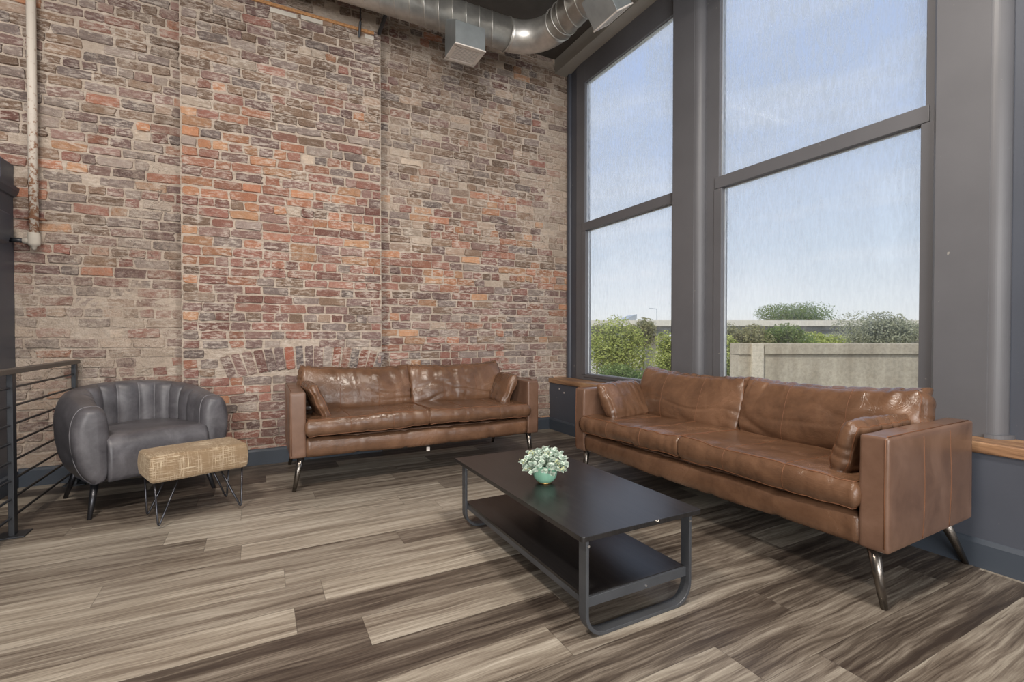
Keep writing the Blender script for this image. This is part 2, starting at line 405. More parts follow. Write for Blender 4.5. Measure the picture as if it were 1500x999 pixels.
    for sec, (x0, x1, Y) in enumerate(((-3.4, XA, YL), (XA, XB, YM), (XB, 3.12, YR))):
        mortar(x0, x1, 0, ZC, Y, sec)
        z = .0; r = 0
        while z < ZC-.03:
            h = CH*rnd.uniform(.95, 1.05); header = (r % 6 == 4); x = x0+.004 - (0 if sec else .0)
            first = True; drift = rnd.uniform(-.004, .004)
            while x < x1-.02:
                if header: w = rnd.uniform(.095, .112)
                else:
                    w = rnd.uniform(.19, .218) if rnd.random() < .74 else rnd.uniform(.085, .15)
                    if first and r % 2: w = rnd.uniform(.10, .13)
                first = False; w = min(w, x1-x-.004)
                if x1-(x+w) < .04: w = x1-x-.004
                cx, cz = x+w/2, z+h/2+drift*math.sin(x*2.1)
                sk = rnd.random()
                if not (sec == 1 and arch_zone(cx, cz)) and not (sec == 0 and sk < .05) and not (sec == 1 and z > 3.73 and sk < .2) and w > .03:
                    gap = rnd.uniform(.006, .015)
                    brick(cx, cz, w-gap, h-rnd.uniform(.007, .015), Y, sec, sm=None)
                x += w
            z += h; r += 1
    # relieving arch of upright bricks in the middle bay
    x = -.24; i = 0
    while x < .97:
        u = (x-.36)/.62; zi = .69+.075*(1-u*u)
        cc = rnd.choice([(122, 84, 78), (104, 96, 96), (150, 90, 72), (128, 100, 94), (112, 92, 90), (150, 138, 130)])
        brick(x+.035, zi+.095, .062, .19, YM, 1, rot=-u*.36, dep=rnd.uniform(.006, .013), colr=cc, sm=.42); x += .072*rnd.uniform(.95, 1.06); i += 1
    # side returns of the bays and thickness behind
    for (xe, ya, yb) in ((XA, YM, YL), (XB, YM, YR)):
        W.add([(xe, ya, 0), (xe, yb+.05, 0), (xe, yb+.05, ZC), (xe, ya, ZC)], [(0, 1, 2, 3)]); W.c += [(*lin((120, 100, 88)), .5)]*4
    b = len(W.v); W.box((-3.4, YR+.03, 0), (3.12, YR+.3, ZC), (*lin((150, 130, 115)), .5))
    return W
struct(brick_wall(), 'wall_back', M['brick'])

# baseboards
def bb_profile(th): return [(0, 0), (-th, 0), (-th, .108), (-th*.45, .124), (0, .128)]
m = MB()
for x0, x1, Y in ((-1.46, XA, YL), (XA, XB, YM), (XB, XW, YR)):
    m.prism([(Y-.012+a, z) for a, z in bb_profile(.016)], x0, x1, 'x')
struct(m, 'baseboard_back', M['base'])
m = MB(); m.prism([(XW+a, z) for a, z in bb_profile(.014)], -1.2, YR-.01, 'y')
struct(m, 'baseboard_right', M['base'])

# knee wall under the windows, its oak sill, and the wall plane round the windows
m = MB(); m.box((XW, -1.2, 0), (3.2, YR+.02, .516)); struct(m, 'wall_right', M['paint_b'])
m = MB(); m.box((XW-.016, -1.2, .516), (3.16, YR-.012, .567)); struct(m, 'trim_1', M['sill'], bevel=.006)
m = MB()
for p in ((2.8785, 4.36, .462), (2.8785, 4.27, .43)):
    m = MB(); m.tube([(p[0], p[1], p[2]), (XW, p[1], p[2])], .009, 7); struct(m, 'paint_chip', M['white'])

XF, XG, XP = 3.08, 3.125, 3.01      # window frame front, glass, pillar front
ZB, ZT = .567, 3.955
m = MB(); m.box((3.12, 4.24, ZB), (3.16, YR+.1, ZC)); m.box((3.13, -1.2, 3.74), (3.155, 4.3, ZC)); m.box((3.085, -1.2, ZB), (3.25, .90, ZC))
struct(m, 'wall_right_upper', M['paint_b'])
# boxed beam over the windows
m = MB(); m.box((2.945, -1.2, ZT), (3.22, YR-.005, ZC-.001)); struct(m, 'trim_2', M['beam'], bevel=.004)

def quarter(cx, cy, r, a0, a1, n=10):
    return [(cx+r*math.cos(a0+(a1-a0)*i/n), cy+r*math.sin(a0+(a1-a0)*i/n)) for i in range(n+1)]
def pillar(name, y0, y1, rr):
    m = MB()
    poly = [(3.2, y1+.05), (XP+.012, y1), (XP, y1-.012), (XP, y0+.001)]
    poly += quarter(XP+.062, y0, .060, R(180), R(262), 12)
    poly += [(XF, y0-.056), (3.2, y0-.056)]
    m.prism([(a, b) for a, b in poly], ZB+.001, ZT, 'z')
    # shoe moulding at the foot of the rounded corner
    poly2 = quarter(XP+.062, y0, .078, R(178), R(275), 12)+[(3.15, y0-.07), (3.15, y0)]
    m.prism(poly2, ZB+.0005, ZB+.018, 'z')
    return struct(m, name, M['paint'])
pillar('trim_3', 2.67, 2.90, .05)
pillar('trim_4', .95, 1.166, .05)
m = MB(); m.prism([(3.2, YR-.01), (3.12, YR-.01), (3.10, YR-.02)]+quarter(3.115, 4.50, .03, R(150), R(260), 8)[::1]+[(3.09, 4.33), (3.2, 4.33)], ZB, ZT, 'z'); struct(m, 'trim_5', M['paint_b'])

def window(name, y0, y1, zm0, zm1, heavy):
    """y0 near side, y1 far side of the glass; zm0..zm1 the meeting rail"""
    root = tag(empty(name, (XG, (y0+y1)/2, ZB)), kind='structure')
    def P(mb, nm, mat, **k):
        o = mb.build(nm, mat, **k); o.parent = root; o.matrix_parent_inverse = Matrix.Translation(-Vector(root.location)); return o
    m = MB()
    m.box((XF, y1, ZB), (XG+.03, y1+.15, ZT)); m.box((XF, y0-.10, ZB), (XG+.03, y0, ZT))
    m.box((XF, y0, 3.722), (XG+.03, y1, ZT)); m.box((XF, y0, ZB), (XG+.03, y1, .618))
    P(m, 'window_frame', M['paint'], bevel=.004)
    m = MB(); m.box((XF-.012, y0-.02, zm0), (XG+.02, y1+.03, zm1)); P(m, 'meeting_rail', M['paint'], bevel=.004)
    m = MB(); e = .028
    m.box((XF-.008, y1-e, .62), (XG+.02, y1+.04, zm0)); m.box((XF-.008, y0-.04, .62), (XG+.02, y0+e*.6, zm0)); m.box((XF-.008, y0, .60), (XG+.02, y1, .632))
    P(m, 'lower_sash', M['paint'], bevel=.003)
    m = MB(); t = .006
    for a, b, dy in ((.632, zm0, e), (zm1, 3.722, 0)):
        ya, yb = y0+dy*.6, y1-dy
        m.box((XG-.02, yb-t, a), (XG-.003, yb, b)); m.box((XG-.02, ya, a), (XG-.003, ya+t, b)); m.box((XG-.02, ya, b-t), (XG-.003, yb, b)); m.box((XG-.02, ya, a), (XG-.003, yb, a+t))
    P(m, 'glazing_bead', M['silver'])
    m = MB(); m.box((XG, y0-.01, .61), (XG+.004, y1+.01, zm0+.02)); P(m, 'pane', M['glass'])
    m = MB(); m.box((XG, y0-.01, zm1-.02), (XG+.004, y1+.01, 3.73)); P(m, 'pane', M['glass'])
    return root
window('window_1', 2.94, 4.185, 2.150, 2.238, False)
window('window_2', 1.225, 2.495, 2.150, 2.238, True)

# room behind and beside the camera
m = MB(); m.box((-5.1, -5.1, 0), (-5, 4.8, ZC)); struct(m, 'wall_left_far', M['backwall'])
m = MB(); m.box((-5, -5.1, 0), (3.2, -5, ZC)); struct(m, 'wall_front', M['backwall'])
m = MB(); m.box((XW, -5, 0), (3.2, -1.2, ZC)); struct(m, 'wall_right_near', M['backwall'])

# low grey partition at the left with its cap
XL = -1.468
m = MB(); m.box((XL-.14, 1.2, 0), (XL, YL-.012, 2.02)); m.box((XL-.1, 4.30, 2.02), (XL+.004, YL-.012, 2.20)); struct(m, 'wall_left', M['paint_b'], bevel=.003)
m = MB(); m.prism([(XL, 1.98), (XL+.012, 1.985), (XL+.03, 2.02), (XL+.034, 2.045), (XL-.14, 2.045), (XL-.14, 2.0)], 1.2, YL-.014, 'y'); struct(m, 'trim_6', M['paint_b'])
m = MB(); m.prism([(XL, 1.64), (XL+.02, 1.66), (XL+.03, 1.70), (XL+.03, 1.84), (XL, 1.86)], 1.2, 4.36, 'y'); struct(m, 'trim_7', M['paint_b'], bevel=.006)
m = MB(); m.prism([(XL+.014, 0), (XL, 0), (XL, .12), (XL+.014, .11)], 1.2, YL-.03, 'y'); struct(m, 'baseboard_left', M['base'])

# timber strip, pale blocks and details high on the brick wall
m = MB(); m.box((-.5, YM-.022, 3.705), (.925, YM+.002, 3.73)); tag(m.build('timber_strip', M['mortar_strip'], bevel=.003), 'raw orange timber strip set across the brick below the duct', 'timber strip', kind='structure')
m = MB(); m.box((.10, YM-.02, 3.655), (.30, YM, 3.692)); m.box((.33, YM-.02, 3.665), (.5, YM, 3.70)); m.box((.845, YM-.02, 3.655), (.925, YM, 3.69))
tag(m.build('pale_block', M['paleblock'], bevel=.004), 'pale rendered blocks under the timber strip', 'wall blocks', kind='structure')
m = MB(); m.tube([(.795, YM-.10, ZC), (.795, YM-.09, 3.74)], .006); m.tube([(.795, YM-.09, 3.74), (.795, YM-.03, 3.64)], .011)
tag(m.build('hanger_rod', M['rail']), 'thin vertical hanger rod with white tip beside duct on brick', 'rod')
m = MB(); m.tube([(1.09, YM-.30, ZC-.01), (1.04, YM-.20, 3.96), (.965, YM-.025, 3.715)], .017, 12)
tag(m.build('conduit', M['rail'], smooth=True), 'dark slanting conduit crossing in front of the round duct', 'conduit')

# ------------------------------------------------------------------ riser pipe
root = tag(empty('riser_pipe', (-1.345, 4.425, 1.65)), 'white chipped vertical pipe on left brick wall with elbow', 'pipe')
def PP(mb, nm, mat, rt=root, **k):
    o = mb.build(nm, mat, **k); o.parent = rt; o.matrix_parent_inverse = Matrix.Translation(-Vector(rt.location)) if rt.rotation_euler.z == 0 else rt.matrix_world.inverted(); return o
m = MB(); m.tube([(-1.345, 4.425, 1.70), (-1.345, 4.425, ZC)], .0255, 20); PP(m, 'pipe', M['pipe'], smooth=True)
m = MB(); m.lathe([(.001, -.075), (.012, -.07), (.016, -.05), (.030, -.045), (.034, -.03), (.034, .02), (.031, .03), (.031, .04), (.026, .042)], (-1.345, 4.425, 1.70), 24)
m.tube([(-1.345, 4.425, 1.685), (-1.40, 4.425, 1.685)], .022, 16); PP(m, 'elbow_fitting', M['paleblock'], smooth=True)
m = MB(); m.tube([(-1.385, 4.425, 1.685), (XL+.002, 4.425, 1.685)], .016, 14); PP(m, 'nipple', M['rail'], smooth=True)
m = MB(); m.tube([(-1.345, 4.425, 1.835), (-1.345, 4.425, 1.847)], .029, 18); m.box((-1.40, 4.44, 1.836), (-1.29, 4.475, 1.846)); PP(m, 'pipe_clamp', simple('rusty_clamp', (120, 84, 64), .8))

# ------------------------------------------------------------------ spiral duct
DY, DX, DZ, DR, ER = 4.0, 2.40, 3.83, .138, .34
root = tag(empty('spiral_duct', (DX, DY, DZ)), 'galvanised round spiral duct with elbow under ceiling', 'duct')
m = MB(); m.tube([(-2.2, DY, DZ), (DX-ER, DY, DZ)], DR, 48); PP(m, 'straight_duct', M['duct'], root, smooth=True)
m = MB(); m.tube([(DX-ER+ER*math.sin(a), DY-ER+ER*math.cos(a), DZ) for a in [PI/2*i/18 for i in range(19)]], DR, 48); PP(m, 'elbow', M['duct'], root, smooth=True)
m = MB(); m.tube([(DX, DY-ER, DZ), (DX, -1.5, DZ)], DR, 48); PP(m, 'cross_duct', M['duct'], root, smooth=True)
m = MB()
x = -2.1
while x < DX-ER-.05:
    n = 40; m.tube([(x+.055*math.cos(2*PI*k/n), DY+(DR+.001)*math.cos(2*PI*k/n), DZ+(DR+.001)*math.sin(2*PI*k/n)) for k in range(n)], .0035, 6, closed=True); x += .125
PP(m, 'spiral_seam', M['duct'], root, smooth=True); m = MB()
y = DY-ER-.12
while y > .5:
    m.tube([(DX+(DR+.001)*math.cos(2*PI*k/n), y+.055*math.cos(2*PI*k/n), DZ+(DR+.001)*math.sin(2*PI*k/n)) for k in range(n)], .0035, 6, closed=True); y -= .125
PP(m, 'spiral_seam', M['duct'], root, smooth=True)
m = MB()
for c, ax in (((DX-ER-.01, DY, DZ), 0), ((DX, DY-ER-.01, DZ), 1), ((DX, DY-ER-.10, DZ), 1)):
    m = MB(); m.tube([(c[0]+(0 if ax == 0 else (DR+.003)*math.cos(2*PI*k/n)), c[1]+(0 if ax else (DR+.003)*math.cos(2*PI*k/n)), c[2]+(DR+.003)*math.sin(2*PI*k/n)) for k in range(n)], .006, 6, closed=True); PP(m, 'joint_collar', M['duct'], root, smooth=True)

def vent(name, label, mat4, w, d, h, h2):
    """box whose local origin is the middle of its open lower face; z up to the duct"""
    root = empty(name, (0, 0, 0)); tag(root, label, 'air vent', 'supply vents on the duct')
    m = MB(); m.prism([(-d/2, 0), (d/2, 0), (d/2, h2), (-d/2, h)], -w/2, w/2, 'x'); m.build('vent_box', M['boxside'], root, bevel=.003)
    m = MB(); b = .022
    for a in ((-w/2, -d/2, w/2, -d/2+b), (-w/2, d/2-b, w/2, d/2), (-w/2, -d/2+b, -w/2+b, d/2-b), (w/2-b, -d/2+b, w/2, d/2-b)):
        m.box((a[0]-.004, a[1]-.004, -.010), (a[2]+.004, a[3]+.004, .0))
    m.build('vent_frame', M['white'], root)
    m = MB(); m.box((-w/2+b, -d/2+b, -.003), (w/2-b, d/2-b, -.001)); m.build('grille_back', M['slot'], root)
    m = MB(); k = 11
    for i in range(k):
        yy = -d/2+b+(d-2*b)*(i+.5)/k; m.box((-w/2+b, yy-.006, -.008), (w/2-b, yy+.004, -.0035))
    m.build('grille', M['white'], root)
    root.matrix_world = mat4; return root
vent('ceiling_vent', 'steel vent box hanging straight down from duct near brick wall', Matrix.Translation((1.567, 3.825, 3.425)), .265, .25, .185, .33)
vent('ceiling_vent', 'tilted steel vent box on duct beside window beam', Matrix.Translation((2.49, 3.02, 3.555)) @ Matrix.Rotation(R(-35), 4, 'Y'), .178, .285, .22, .22)

# ------------------------------------------------------------------ railing
root = tag(empty('metal_railing', (-1.137, 3.422, 0)), 'dark metal railing with horizontal bars beside grey armchair', 'railing')
for yy in (2.40, 3.425, 4.40):
    m = MB(); m.box((-1.137-.012, yy-.022, .004), (-1.137+.012, yy+.022, .845)); PP(m, 'post', M['rail'], root, bevel=.002)
    m = MB(); m.box((-1.137-.06, yy-.055, 0), (-1.137+.06, yy+.055, .008)); PP(m, 'base_plate', M['rail'], root, bevel=.002)
m = MB(); m.box((-1.168, 1.9, .845), (-1.118, 4.455, .872)); PP(m, 'handrail', M['railtop'], root, bevel=.003)
for z in (.773, .676, .580, .485, .389, .292, .196, .099):
    m = MB(); m.tube([(-1.140, 1.9, z), (-1.140, 4.45, z)], .0065, 8); PP(m, 'rail_bar', M['rail'], root, smooth=True)

# ------------------------------------------------------------------ cushions
def fold(x, y, z, k=1.):
    v = Vector((x, y, z)); w = noise.noise_vector(v*2.2)*.30
    a = noise.noise((v+w)*k); return (1-min(1, abs(a)*3.2))**2

def cushion(name, w, d, h, mat, parent, seed=0, crown=.28, corner=.10, wr=.010, nx=46, ny=34, nz=7, sag=0., loc=(0, 0, 0), rot=(0, 0, 0), pipe=True, topdip=0., slump=0., pw=4., panel=True, mode='pillow'):
    """soft boxed cushion, w along x, d along y, h thick along z, origin in its middle"""
    rs = Vector((seed*3.7, seed*1.3, seed*7.1))
    def P(u, v, t):
        # u,v,t in -1..1
        au, av = abs(u), abs(v)
        # plan rounding
        ku = 1-corner*(av**pw)*(au**2)*.5; kv = 1-corner*(au**pw)*(av**2)*.5
        ed = (1-crown)+crown*math.sqrt(max(0, (1-au**3.2)*(1-av**3.2)))
        bul = math.sqrt(max(0., 1-(abs(t))**2.4))
        x = u*w/2*ku*(1+.0*bul); y = v*d/2*kv
        e = max(au, av)
        push = .045*h*2*bul*(1 if e > .995 else 0)
        if au >= .999: x += math.copysign(push+.01, u)*bul
        if av >= .999: y += math.copysign(push+.01, v)*bul
        z = t*h/2*ed
        if sag: z -= sag*(1-au**2)*(1-av**2)
        if topdip: y -= topdip*(max(0, v)**2)*(1-au**2.2)
        if slump: z += slump*(1-av)*(1-au**2)*t
        q = Vector((x, y, 0))+rs
        wv = noise.noise_vector(q*3.)*.07
        def bil(kx, ky, o_): 
            a_ = abs(noise.noise((( q.x+wv.x)*kx+o_, (q.y+wv.y)*ky, o_*1.7)))
            return math.exp(-(a_*4.6)**2)
        top, bot = max(0, v)**1.5, max(0, -v)**1.5
        if mode == 'back':
            f = bil(11, 1.6, 1)*(.25+.75*top)*(.3+.7*abs(noise.noise((q.x*3, 0, 3)))*2) + bil(2.0, 13, 5)*(.15+.65*bot) + .35*bil(5, 6, 9)
        elif mode == 'seat':
            f = bil(9, 3.0, 2)*(.15+.75*bot**2) + .45*bil(3, 6, 7)
        else:
            f = bil(10, 2.5, 3)*(.2+.6*max(top, bot)) + bil(3, 9, 8)*(.25+.6*au**2)
        low = noise.noise(q*3.4)*wr*.9
        tt = min(1, abs(t)/.6)
        z += math.copysign(1, t if t else 1)*(-f*wr+low)*tt
        if av >= .999: y -= math.copysign(bil(16, 1, 6)*wr*.45, v)
        if au >= .999: x -= math.copysign(bil(1, 16, 6)*wr*.45, u)
        return Vector((x, y, z))
    vs = []; idx = {}; fs = []
    def V(i, j, k):
        key = (i, j, k)
        if key not in idx:
            def sp(a, n): 
                s = -1+2*a/n; return math.copysign(1-(1-abs(s))**1.25, s)
            idx[key] = len(vs); vs.append(P(sp(i, nx), sp(j, ny), -1+2*k/nz))
        return idx[key]
    for i in range(nx):
        for j in range(ny):
            fs.append((V(i, j, nz), V(i+1, j, nz), V(i+1, j+1, nz), V(i, j+1, nz))); fs.append((V(i, j, 0), V(i, j+1, 0), V(i+1, j+1, 0), V(i+1, j, 0)))
    for i in range(nx):
        for k in range(nz):
            fs.append((V(i, 0, k), V(i+1, 0, k), V(i+1, 0, k+1), V(i, 0, k+1))); fs.append((V(i, ny, k), V(i, ny, k+1), V(i+1, ny, k+1), V(i+1, ny, k)))
    for j in range(ny):
        for k in range(nz):
            fs.append((V(0, j, k), V(0, j, k+1), V(0, j+1, k+1), V(0, j+1, k))); fs.append((V(nx, j, k), V(nx, j+1, k), V(nx, j+1, k+1), V(nx, j, k+1)))
    m = MB(); m.add(vs, fs); o = m.build(name, mat, parent, smooth=True, loc=loc, rot=rot)
    if pipe:
        n = 34
        for t in (-1, 1):
            m = MB()
            lp = [P(-1+2*i/n, -1, t) for i in range(n)]+[P(1, -1+2*i/n, t) for i in range(n)]+[P(1-2*i/n, 1, t) for i in range(n)]+[P(-1, 1-2*i/n, t) for i in range(n)]
            m.tube(lp, .0026, 6, closed=True)
            m.build('piping', M['stitch'], o, smooth=True)
    if panel:
        n = 60
        for u in (-.34, .36):
            m = MB(); m.tube([P(u, -1, -1+2*i/8)+Vector((0, -.0004, 0)) for i in range(9)]+[P(u, -1+2*i/n, 1)+Vector((0, 0, .0002)) for i in range(1, n+1)], .0015, 5)
            m.build('seam', M['stitch'], o, smooth=True)
    return o

SD = .755
def leather_box(m, a, b, r=.016): m.box(a, b)
def sofa(loc, rz, L, label, dark, seeds, pillows):
    root = empty('leather_sofa', loc, rz); tag(root, label, 'sofa', 'brown leather sofas')
    AW, Z0, ZA = .10, .232, .668
    # arms
    for s in (0, 1):
        x0 = 0 if s == 0 else L-AW
        rnd = random.Random(3+s); nx, ny, nz = 6, 22, 16; vs = []; idx = {}; fs = []
        def PV(i, j, k):
            key = (i, j, k)
            if key in idx: return idx[key]
            u, v, w = -1+2*i/nx, -1+2*j/ny, -1+2*k/nz
            x = x0+AW/2+u*AW/2; y = SD/2+v*SD/2; z = (Z0+ZA)/2+w*(ZA-Z0)/2
            puff = .007*(1-v*v)*(1-w*w)
            if abs(u) > .99: x += u*puff + .003*noise.noise((y*6, z*6, s*4.))*(1-w*w)
            if j == 0: y -= .004*(1-w*w)
            z += .0035*noise.noise((y*7, s*9., 1.))*(w if w > 0 else 0)
            if k == 0: z += .0
            idx[key] = len(vs); vs.append((x, y, z)); return idx[key]
        for i in range(nx):
            for j in range(ny):
                fs += [(PV(i, j, nz), PV(i+1, j, nz), PV(i+1, j+1, nz), PV(i, j+1, nz)), (PV(i, j, 0), PV(i, j+1, 0), PV(i+1, j+1, 0), PV(i+1, j, 0))]
            for k in range(nz):
                fs += [(PV(i, 0, k), PV(i+1, 0, k), PV(i+1, 0, k+1), PV(i, 0, k+1)), (PV(i, ny, k), PV(i, ny, k+1), PV(i+1, ny, k+1), PV(i+1, ny, k))]
        for j in range(ny):
            for k in range(nz):
                fs += [(PV(0, j, k), PV(0, j, k+1), PV(0, j+1, k+1), PV(0, j+1, k)), (PV(nx, j, k), PV(nx, j+1, k), PV(nx, j+1, k+1), PV(nx, j, k+1))]
        m = MB(); m.add(vs, fs); a = m.build('arm', M['leather2'], root, smooth=True, bevel=.011, seg=3)
        sd = -1 if s == 0 else 1
        def surf(y, z):
            v, w = 2*y/SD-1, 2*(z-Z0)/(ZA-Z0)-1
            return x0+AW/2+sd*(AW/2+.007*(1-v*v)*(1-w*w))+.003*noise.noise((y*6, z*6, s*4.))*(1-w*w)
        for yy in (SD*.36, SD*.68):
            m = MB(); m.tube([(surf(yy, Z0+.012+i*.02), yy, Z0+.012+i*.02) for i in range(21)]+[(surf(yy, ZA)-sd*.004, yy, ZA-.006), (surf(yy, ZA)-sd*.012, yy, ZA-.001), (x0+AW/2, yy, ZA-.001), (x0+AW/2-sd*(AW/2-.014), yy, ZA-.001)], .0018, 6); m.build('stitching', M['stitch'], a, smooth=True)
        m = MB()
        xe = x0+.012 if s == 0 else x0+AW-.012
        m.tube([(xe, -.0025, Z0+.02), (xe, -.0045, (Z0+ZA)/2), (xe, -.002, ZA-.012), (xe, .012, ZA+.0012), (xe, SD-.02, ZA+.0012)], .002, 6)
        m.build('stitching', M['stitch'], a, smooth=True)
    # back and base
    m = MB(); m.box((AW-.002, SD-.13, Z0), (L-AW+.002, SD, .645)); m.build('back_frame', M['leather2'], root, bevel=.02, seg=4)
    m = MB(); m.box((.02, .04, Z0-.006), (L-.02, SD-.02, Z0+.004)); m.build('underside', M['black'], root)
    m = MB(); m.box((AW, .06, Z0), (L-AW, SD-.12, .352)); m.build('seat_deck', M['leather2'], root, bevel=.008)
    # drooping front rail
    n = 60; q = 14; vs = []; fs = []
    for i in range(n+1):
        u = i/n; x = AW+u*(L-2*AW); sg = 4*u*(1-u)
        zc = .292-.010*sg; hh = .064+.006*noise.noise((x*3, seeds[0], 0)); seam = 1-.10*max(0, 1-min(abs(u-.2), abs(u-.4), abs(u-.6), abs(u-.8))*70)
        for k in range(q):
            a = 2*PI*k/q; c, s_ = math.cos(a), math.sin(a)
            yy = .055+math.copysign(abs(c)**.55, c)*.052*seam; zz = zc+math.copysign(abs(s_)**.7, s_)*hh*seam
            f = fold(x*2.4+zz*3, zz*2, yy+seeds[1], 3.6)*.006; yy += f*.8
            vs.append((x, yy, zz))
    for i in range(n):
        for k in range(q): fs.append((i*q+k, i*q+(k+1) % q, (i+1)*q+(k+1) % q, (i+1)*q+k))
    fs += [tuple(range(q)), tuple(n*q+k for k in range(q))]
    m = MB(); m.add(vs, fs); fr = m.build('front_rail', M['leather'], root, smooth=True)
    # seat cushions
    cw = (L-2*AW)/2
    for s in (0, 1):
        cushion('seat_cushion', cw-.004, .64, .142, M['leather'], root, seeds[2]+s, crown=.16, corner=.05, wr=.008, nx=80, ny=56, mode='seat', loc=(AW+cw*(s+.5), .295, .428), rot=(R(-1.2), R((-1.0, 1.0)[s]), 0), sag=.008)
    # back cushions, leaning
    for s in (0, 1):
        cushion('back_cushion', cw-.0, .350, .195, M['leather'], root, seeds[3]+s, crown=.40, corner=.10, wr=.017, nx=100, ny=60, mode='back', loc=(AW+cw*(s+.5), .560, .617), rot=(R(72), R((1.2, -1.0)[s]), 0), topdip=.028, sag=-.01)
    # legs
    for x, y, fx, fy in ((.07, .048, .028, .060), (L-.07, .048, L-.036, .060), (.07, SD-.10, .035, SD+.062), (L-.07, SD-.10, L-.04, SD+.062)):
        m = MB(); m.tube([(x, y, Z0-.004), (fx, fy, 0.0)], .02, 20, radii=[.0225, .0125]); m.build('leg', M['steel'], root, smooth=True)
    o2 = []
    return root

sofaL = sofa((.178, 3.452, 0), R(-.4), 1.885, 'brown leather sofa standing against the brick wall', 0, (1., 2., 3, 5), None)
sofaR = sofa((2.012, 2.838, 0), R(-88.8), 1.925, 'brown leather sofa standing under the tall windows', 0, (4., 7., 11, 15), None)

def pillow(sofa_o, x, y, z, rot, w, h, th, label, seed):
    """loose arm pillow of its own, placed in the sofa's frame"""
    root = empty('arm_pillow', (0, 0, 0)); tag(root, label, 'cushion', 'leather pillows beside the sofa arms')
    cushion('pillow_body', w, h, th, M['leather'], root, seed, crown=.36, corner=.10, wr=.011, nx=60, ny=40, panel=False)
    Ms = Matrix.Translation(sofa_o.location) @ Matrix.Rotation(sofa_o.rotation_euler.z, 4, 'Z')
    root.matrix_world = Ms @ Matrix.Translation((x, y, z)) @ rot
    return root
# local pillow frame: x = length (along sofa depth), y = height, z = thickness
def prot(lean, yaw=0., roll=0.):
    # stand up: pillow x -> sofa y, pillow y -> up, pillow z -> sofa x
    B = Matrix(((0, 0, 1, 0), (1, 0, 0, 0), (0, 1, 0, 0), (0, 0, 0, 1)))
    return Matrix.Rotation(R(yaw), 4, 'Z') @ Matrix.Rotation(R(lean), 4, 'Y') @ B @ Matrix.Rotation(R(roll), 4, 'Z')
pillow(sofaL,   .185, .27, .578, prot(-24, 4), .40, .25, .10, 'small brown pillow leaning on left arm of the sofa by the brick wall', 21)
pillow(sofaL, 1.70, .30, .582, prot(24, -6), .36, .25, .11, 'small brown pillow against right arm of the sofa by the brick wall', 23)
pillow(sofaR, .19, .30, .580, prot(-30, 12), .44, .26, .12, 'wrinkled brown pillow at far arm of the window sofa', 25)
pillow(sofaR, 1.738, .29, .560, prot(14, -3), .44, .26, .12, 'small brown pillow by near arm of the window sofa', 29)
m = MB(); m.box((-.012, -.006, -.018), (.012, .006, .012)); o = m.build('hanging_tag', M['white']); o.location = (1.13, 3.50, .190)
tag(o, 'tiny white tag dangling under the front of the brick wall sofa', 'tag')

# ------------------------------------------------------------------ coffee table
root = tag(empty('coffee_table', (1.24, 1.92, 0)), 'low black coffee table with metal loop legs and lower shelf', 'table')
X0, X1, Y0, Y1, ZT_ = .963, 1.540, 1.318, 2.510, .363
def rrect(x0, x1, y0, y1, r, n=5):
    p = []
    for cx, cy, a in ((x1-r, y0+r, -90), (x1-r, y1-r, 0), (x0+r, y1-r, 90), (x0+r, y0+r, 180)): p += quarter(cx, cy, r, R(a), R(a+90), n)
    return p
m = MB(); m.prism(rrect(X0, X1, Y0, Y1, .012), ZT_-.018, ZT_, 'z'); tt = PP(m, 'table_top', M['tabletop'], root, bevel=.0015)
def top_child(mb, nm, mat, **k):
    o = mb.build(nm, mat, **k); o.parent = tt; o.matrix_parent_inverse = (root.matrix_world @ Matrix.Identity(4)).inverted() if False else Matrix.Identity(4); return o
m = MB()
m.tube([(1.296, 1.3178, .3625), (1.306, 1.3172, .357), (1.312, 1.3176, .3625)], .0016, 5)
top_child(m, 'edge_chip', M['chipw'])
for ya, yb in ((1.325, 1.368), (2.408, 2.452)):
    xl, xr, r, th = .985, 1.492, .085, .013
    outer = [(xl, ZT_-.018)]+quarter(xl+r, r, r, R(180), R(270), 10)+quarter(xr-r, r, r, R(270), R(360), 10)+[(xr, ZT_-.018)]
    inner = [(xl+th, ZT_-.018)]+quarter(xl+r, r, r-th, R(180), R(270), 10)+quarter(xr-r, r, r-th, R(270), R(360), 10)+[(xr-th, ZT_-.018)]
    m = MB(); n = len(outer); vs = []
    for yy in (ya, yb): vs += [(a, yy, b) for a, b in outer]+[(a, yy, b) for a, b in inner]
    fs = []
    for i in range(n-1):
        fs += [(i, i+1, n+i+1, n+i), (2*n+i, 3*n+i, 3*n+i+1, 2*n+i+1), (i, 2*n+i, 2*n+i+1, i+1), (n+i, n+i+1, 3*n+i+1, 3*n+i)]
    fs += [(0, n, 3*n, 2*n), (n-1, 3*n-1, 4*n-1, 2*n-1)]
    m.add(vs, fs); lf = PP(m, 'loop_leg', M['frame'], root, bevel=.0015)
    for p in ((.995, ya-.001, .325), (1.482, ya-.001, .325)):
        m = MB(); m.tube([(p[0], p[1]-.002, p[2]), (p[0], p[1]+.003, p[2])], .0045, 10); m.build('bolt', M['bolt'], lf)
m = MB(); m.box((.998, 1.350, .128), (1.479, 2.43, .141)); PP(m, 'lower_shelf', M['tabletop'], root, bevel=.001)
m = MB()
for yy in (1.340, 2.425): m.box((.998, yy, .104), (1.479, yy+.010, .139))
m.box((.998, 1.35, .104), (1.006, 2.43, .128)); m.box((1.471, 1.35, .104), (1.479, 2.43, .128)); 
sr = PP(m, 'shelf_rail', M['frame'], root, bevel=.001)
m = MB(); m.tube([(1.27, 1.337, .116), (1.27, 1.342, .116)], .0045, 10); m.build('screw', M['bolt'], sr)

